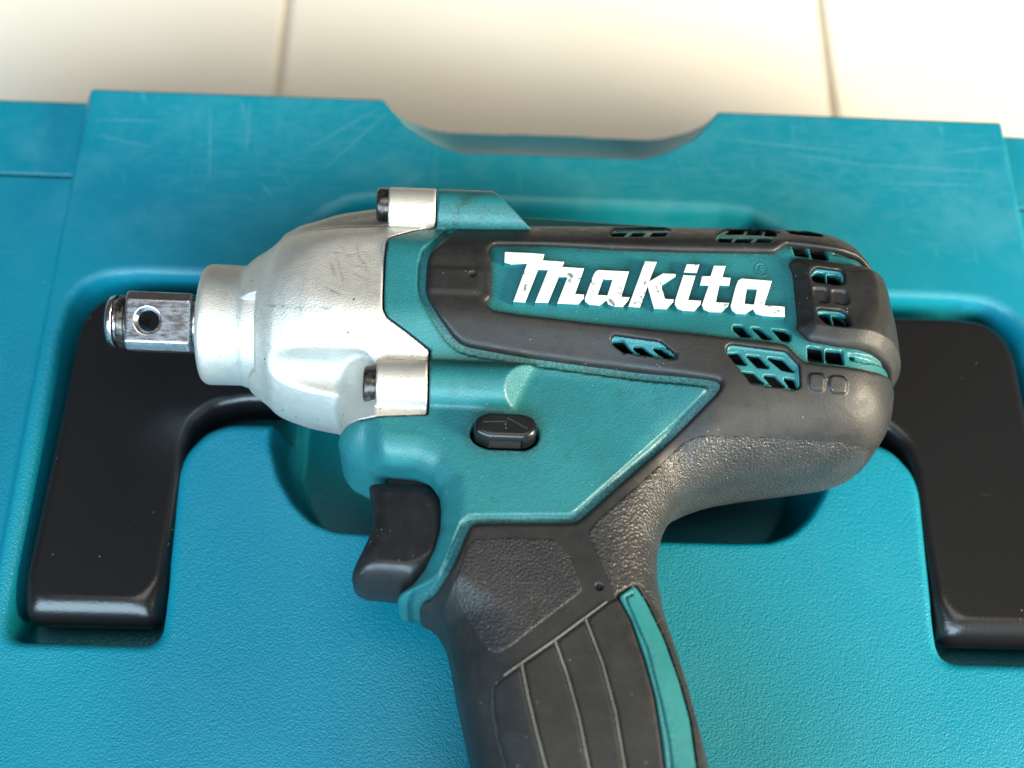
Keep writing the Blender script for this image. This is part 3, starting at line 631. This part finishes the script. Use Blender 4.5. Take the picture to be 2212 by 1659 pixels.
def delta_both(x, y):
    d = 1.6*np.clip((-shp('block', 0.25)(x, y)-0.3)/2.6, 0, 1)
    fr = sstep(-20, -17, x)*(1-sstep(-8.5, -6.5, x))           # front end: a soft raised cross band
    return d+fr*0.35*(sstep(-4.2, -2.4, y)-sstep(1.6, 3.4, y))
def delta_upper(x, y):
    d = delta_both(x, y)
    for i in range(4):
        p = shp('pad_%d' % i, 0.25, 0.15, 3)(x, y)
        d = d-0.45*(1-sstep(-0.15, 0.20, p)) if i < 2 else d+0.42*(1-sstep(-0.25, 0.10, p))
    d = d-0.9*(1-sstep(-0.2, 0.15, shp('strip', 0.2)(x, y)-0.35))
    cx, cy = POLY['dot'][0]; d = d-0.9*(1-sstep(0.45, 0.75, np.hypot(x-cx, y-cy)))
    cx, cy = POLY_MARK; return d-0.35*(1-sstep(0.5, 0.8, np.hypot(x-cx, y-cy)))
POLY_MARK = (-9.3, 1.3)
delta_u = Baked(delta_upper); delta_b = Baked(delta_both)
def rubber_f(x, y, z):
    c = core(x, y, z)
    t = c-RUB-np.where(z > 0, delta_u(x, y), delta_b(x, y))
    t = smax(t, rub2d(x, y), 1.1)
    t = smax(t, -np.maximum(upper(z, vents2d(x, y)), -(c+9.0)), 0.35)
    t = smax(t, -np.maximum(upper(z, slotc2d(x, y)), -(c+0.8)), 0.2)
    return smax(t, -114.0-y, 0.5)
body = solid('housing', teal_f, (-40, -68, -26), (84, 31, 26), 0.42, M_TEAL, tool, {'grime': grime})
skin = solid('overmould', rubber_f, (-26, -116, -28), (86, 30, 28), 0.42, M_RUB, tool, label='black rubber overmould wrapping motor end and grip')
solid('vent_shade_core', lambda x, y, z: smax(core(x, y, z)+5.5, np.maximum(-12-x, y-40), 0.3), (-34, -62, -22), (82, 26, 22), 1.0, M_DARK, tool)  # dark body added inside the housing, stands in for shade in the vent pockets
gc = solid('gear_case', silver, (-68, -34, -26), (-16, 29, 26), 0.33, M_SILVER, tool, {'scratch': lambda x, y, z: np.where(z > 0, scratch_field(x, y, [(a, b, 0.35+0.55*((i_*7 % 5)/4)) for i_, (a, b) in enumerate(POLY['gear_scratch'])], 0.22), 0)}, label='silver painted metal gear case with chips')
# screws of the gear case
for sy in (1, -1):
    for sz in (1, -1):
        f = lambda x, y, z, sy=sy, sz=sz: smax(cyl_x(x, y, z, sy*22.0, sz*16.3, 3.7, PX['screw0'], PX['screw1'], 0.7), -cyl_x(x, y, z, sy*22.0, sz*16.3, 2.0, PX['screw0']-3, PX['screw0']+1.6, 0.2), 0.2)
        solid('screw', f, (PX['screw0']-2, sy*22-6, sz*16.3-6), (PX['screw1']+2, sy*22+6, sz*16.3+6), 0.25, M_OILY, tool)

# square drive
DR = math.radians(27)
def drive_f(x, y, z):
    a = y*math.cos(DR)+z*math.sin(DR); b = -y*math.sin(DR)+z*math.cos(DR)
    p, q = np.abs(a), np.abs(b)
    sq = smax(smax(np.maximum(p, q)-6.35, (p+q)*0.7071-7.75, 0.25), np.maximum(PX['drive_sq']-x, x-PX['drive_neck']), 0.7)
    rr = np.hypot(y, z)
    sq = smax(sq, rr-8.0+0.0*x, 0.3)
    nose = smax(rr-5.7, np.maximum(PX['drive0']-x, x-PX['drive_sq']-3), 1.6)
    groove = np.maximum(rr*0-rr+4.7, np.abs(x-PX['drive_ring']-0.5)-1.45)
    nose = smax(nose, -groove, 0.2)
    neck = np.maximum(rr-5.1, np.maximum(PX['drive_neck']-1-x, x-PX['drive_end']))
    d = smin(smin(sq, nose, 0.3), neck, 0.4)
    hr = np.hypot(x-PX['hole'], a)
    hole = np.minimum(hr-2.15, np.maximum(hr-2.95+1.0*np.maximum(6.35-q, 0), 5.5-q))
    return smax(d, -hole, 0.2)
dv = solid('drive_anvil', drive_f, (PX['drive0']-1.5, -9.5, -9.5), (PX['drive_end']+1, 9.5, 9.5), 0.19, M_STEEL, tool)
solid('friction_ring', lambda x, y, z: smax(np.abs(np.hypot(y, z)-5.0)-0.82, np.abs(x-PX['drive_ring']-0.75)-0.95, 0.5), (PX['drive_ring']-2, -7, -7), (PX['drive_ring']+3, 7, 7), 0.2, M_OILY, dv)

# trigger, direction button
def trigger_f(x, y, z):
    t = rext(shp('trigger', 0.6)(x, y), z, 9.2, 2.8+5.4*(1-sstep(-61, -54, y)))
    return np.minimum(t, np.maximum(np.maximum(np.abs(x+20)-5, np.abs(y+38)-4), np.abs(z)-6.5))
solid('trigger', trigger_f, (-34, -65, -11), (-10, -32, 11), 0.33, M_BLACK, tool)
def button_f(x, y, z): return smax(rext(shp('button', 0.6)(x, y)+0.1, z-10.0, 11.6, 1.1), -np.maximum(np.maximum(np.abs(x-PX_B[0])-3.2, np.abs(z-18.3)-1.5), y-PX_B[1]), 0.15)
PX_B = (-1.8, -35.0)
bt = solid('direction_button', button_f, (-11, -38, 4), (8, -27, 23), 0.2, M_GLOSS, tool)
def strokes(name, pts, r, z, material, parent, closed=False):
    """a raised line drawn as a small half-round bead"""
    v, q = [], []
    P = [Vector((a, b)) for a, b in pts]; n = len(P)
    for i in range(n-(0 if closed else 1)):
        a, b = P[i], P[(i+1) % n]; t = (b-a).normalized(); nn = Vector((-t.y, t.x)); a = a-t*r*0.5; b = b+t*r*0.5
        s = len(v)
        for p in (a, b):
            for k_ in range(5):
                an = math.pi*k_/4; o_ = nn*(math.cos(an)*r); v.append((p.x+o_.x, p.y+o_.y, z+math.sin(an)*r*0.8))
        q += [(s+k_, s+k_+1, s+5+k_+1, s+5+k_) for k_ in range(4)]
        q += [(s, s+5, s+9, s+4)]
    return add(name, np_mesh(name, np.array(v)+np.array([0, 0, ZT]), np.array(q)), material, parent)
add('button_window', box_mesh('button_window', (PX_B[0]-3.15, -35.5, 16.9+ZT), (PX_B[0]+3.15, -34.0, 19.7+ZT)), M_DARK, bt)
strokes('arrow_mark', POLY['arrow'], 0.16, 21.56, M_BLACK, bt)

# vent grilles set into the rubber
def louvres_(x, y):
    h = None
    for k_, nh in POLY['vent_list']:
        for i in range(nh):
            e = shp('vent_%s_h%d' % (k_, i), 0.1, 0.12, 3)(x, y); h = e if h is None else np.minimum(h, e)
    return h
louvre2d = Baked(louvres_, (18.0, -24.0), (84.0, 24.0), 0.12)
for k_, nh in POLY['vent_list']:
    o_ = np.array(POLY['vent_'+k_]); top = 1.9 if k_ in ('v5', 'v7') else 0.55
    def grille(x, y, z, k_=k_, nh=nh, top=top):
        c = core(x, y, z)
        d = smax(np.maximum(c-top, -(c-top+0.9)), shp('vent_'+k_, 0.25)(x, y)+0.12, 0.25)
        rim = 0.25*(1-sstep(0.2, 0.6, -(shp('vent_'+k_, 0.25)(x, y))))
        d = np.maximum(d-rim, shp('vent_'+k_, 0.25)(x, y)+0.06)
        return smax(d, -(louvre2d(x, y)-0.36), 0.12)
    lo = (o_[:, 0].min()-1, o_[:, 1].min()-1, 2.0); hi = (o_[:, 0].max()+1, o_[:, 1].max()+1, 25.5)
    solid('vent_grille', grille, lo, hi, 0.2, M_TEAL2, tool)

# raised lettering on the side panel
def extrude(name, outer, hole, z0, z1, mats, parent):
    bm = bmesh.new()
    def ring_(pts, inset=0.0): return [bm.verts.new((p[0]*MM, p[1]*MM, (z1+ZT)*MM)) for p in pts]
    a = ring_(outer); es = [bm.edges.new((a[i], a[(i+1) % len(a)])) for i in range(len(a))]
    if hole:
        b = ring_(hole); es += [bm.edges.new((b[i], b[(i+1) % len(b)])) for i in range(len(b))]
    r_ = bmesh.ops.triangle_fill(bm, use_beauty=True, use_dissolve=False, edges=es)
    fs = [f for f in bm.faces]
    for f in fs:
        f.normal_update()
        if f.normal.z < 0: f.normal_flip()
        f.material_index = 0
    ex_ = bmesh.ops.extrude_face_region(bm, geom=fs)
    nv = [g for g in ex_['geom'] if isinstance(g, bmesh.types.BMVert)]
    # the extruded copy becomes the top, the original sinks to the base
    keep = set(nv)
    for v in bm.verts:
        if v not in keep: v.co.z = (z0+ZT)*MM
    newf = [g for g in ex_['geom'] if isinstance(g, bmesh.types.BMFace)]
    for f in bm.faces: f.material_index = 0 if f in newf else 1
    bmesh.ops.recalc_face_normals(bm, faces=bm.faces[:])
    te = [e for e in bm.edges if len(e.link_faces) == 2 and (e.link_faces[0].material_index != e.link_faces[1].material_index) and all(v in keep for v in e.verts)]
    bmesh.ops.bevel(bm, geom=te, offset=0.10*MM, segments=2, affect='EDGES', profile=0.6, material=0)
    me = bpy.data.meshes.new(name); bm.to_mesh(me); bm.free()
    return add(name, me, mats, parent)
for k_ in ('m', 'a', 'k', 'idot', 'i', 't', 'a2'):
    extrude('letter', POLY['logo_'+k_], POLY.get('logo_'+k_+'hole'), 20.6, 22.6, [M_LETTER, M_TEAL2], tool)
(cx, cy), (cx2, cy2) = POLY['reg_mark']; rr_ = math.hypot(cx2-cx, cy2-cy)
rm = strokes('registered_mark', [(cx+rr_*0.9*math.cos(t_*math.pi/12), cy+rr_*1.05*math.sin(t_*math.pi/12)) for t_ in range(24)], 0.17, 20.97, M_TEAL2, tool, True)
strokes('mark_letter', POLY['reg_R'], 0.15, 20.97, M_TEAL2, rm)

# grip: textured fields, smooth finger panels, ribs with painted highlights, teal inlay
def patch(name, key, height, h, material, soft=0.3, k_=0.4, off=0.0, sub=None, **kw):
    p = np.array(POLY[key])
    def f(x, y, z):
        c = core(x, y, z); d2 = shp(key, soft)(x, y)+off
        t = smax(smax(c-RUB-height, d2, k_), -(c-RUB+0.8), 0.1)
        t = np.maximum(t, -z)
        if sub is not None: t = smax(t, -sub(x, y, z), 0.15)
        return smax(t, -113.0-y, 0.2)
    lo = (max(p[:, 0].min(), -30)-1, max(p[:, 1].min(), -114)-1, 0.0 if name != 'texture_field' else -1.0); hi = (min(p[:, 0].max(), 84)+1, min(p[:, 1].max(), 28)+1, 25)
    return solid(name, f, lo, hi, h, material, skin, **kw)
patch('texture_field', 'pad_front', 0.10, 0.35, M_PAD, 0.5, 0.5, label='rough textured black field on front of grip')
rear = np.array(POLY['pad_rear'])
def rear_f(x, y, z):
    c = core(x, y, z); d2 = shp('pad_rear', 0.4)(x, y)
    return smax(smax(smax(c-RUB-0.10, d2, 0.4), -(c-RUB+0.8), 0.1), -113.0-y, 0.2)
solid('texture_field', rear_f, (rear[:, 0].min()-1, -115, -26), (86, rear[:, 1].max()+1, 26), 0.42, M_PAD2, skin, label='coarse textured grey field on back of grip and belly')
def extend(pts, k_=1.5):
    a, b = pts[-2], pts[-1]; L_ = math.hypot(b[0]-a[0], b[1]-a[1]); u_ = ((b[0]-a[0])/L_, (b[1]-a[1])/L_)
    return list(pts)+[(b[0]+u_[0]*15, b[1]+u_[1]*15)]
ribs = [extend(POLY['rib_%d' % i]) for i in range(4)]
sl_ = POLY['strip'][8:][::-1]
for i in range(4):
    a = ribs[i] if i else ribs[0][1:]
    b = ribs[i+1] if i < 3 else [POLY['rib_top'][0]]+extend(POLY['strip'][:7:-1])
    POLY['panel_%d' % i] = a+b[::-1]
    patch('grip_panel', 'panel_%d' % i, 0.22, 0.35, M_RUB, 0.2, 0.5, 0.28)
def thick(pts, w):
    P = [np.array(p) for p in pts]; l_, r_ = [], []
    for i, p in enumerate(P):
        t = P[min(i+1, len(P)-1)]-P[max(i-1, 0)]; t = t/np.linalg.norm(t); nn = np.array([-t[1], t[0]])*w
        l_.append(tuple(p+nn)); r_.append(tuple(p-nn))
    return l_+r_[::-1]
for i, pts in enumerate([POLY['rib_top']]+ribs):
    key = 'ribband_%d' % i; POLY[key] = thick(pts, 0.16)
    patch('grip_rib', key, 0.30 if i != 1 else 0.12, 0.2, M_LITRIB if i != 1 else M_RUB, 0.0, 0.15)
POLY['groove_band'] = thick(extend(POLY['groove']), 0.22)
gb = lambda x, y, z: np.maximum(shp('groove_band')(x, y), -(core(x, y, z)-RUB+0.35))
inlay = patch('grip_inlay', 'strip', 0.05, 0.25, M_TEAL2, 0.15, 0.3, 0.1, gb, label='teal inlay strip along the back of the grip')
# foot of the grip (battery seat), below the picture
FOOT = Shape2D([(-14, -112), (60, -112), (64, -116), (64, -134), (60, -138), (-18, -138), (-22, -134), (-20, -116)], 1.0, 0.5)
solid('foot', lambda x, y, z: rext(FOOT(x, y), z, 23.8, 5.0), (-26, -142, -26), (68, -108, 26), 0.9, M_RUB, tool)
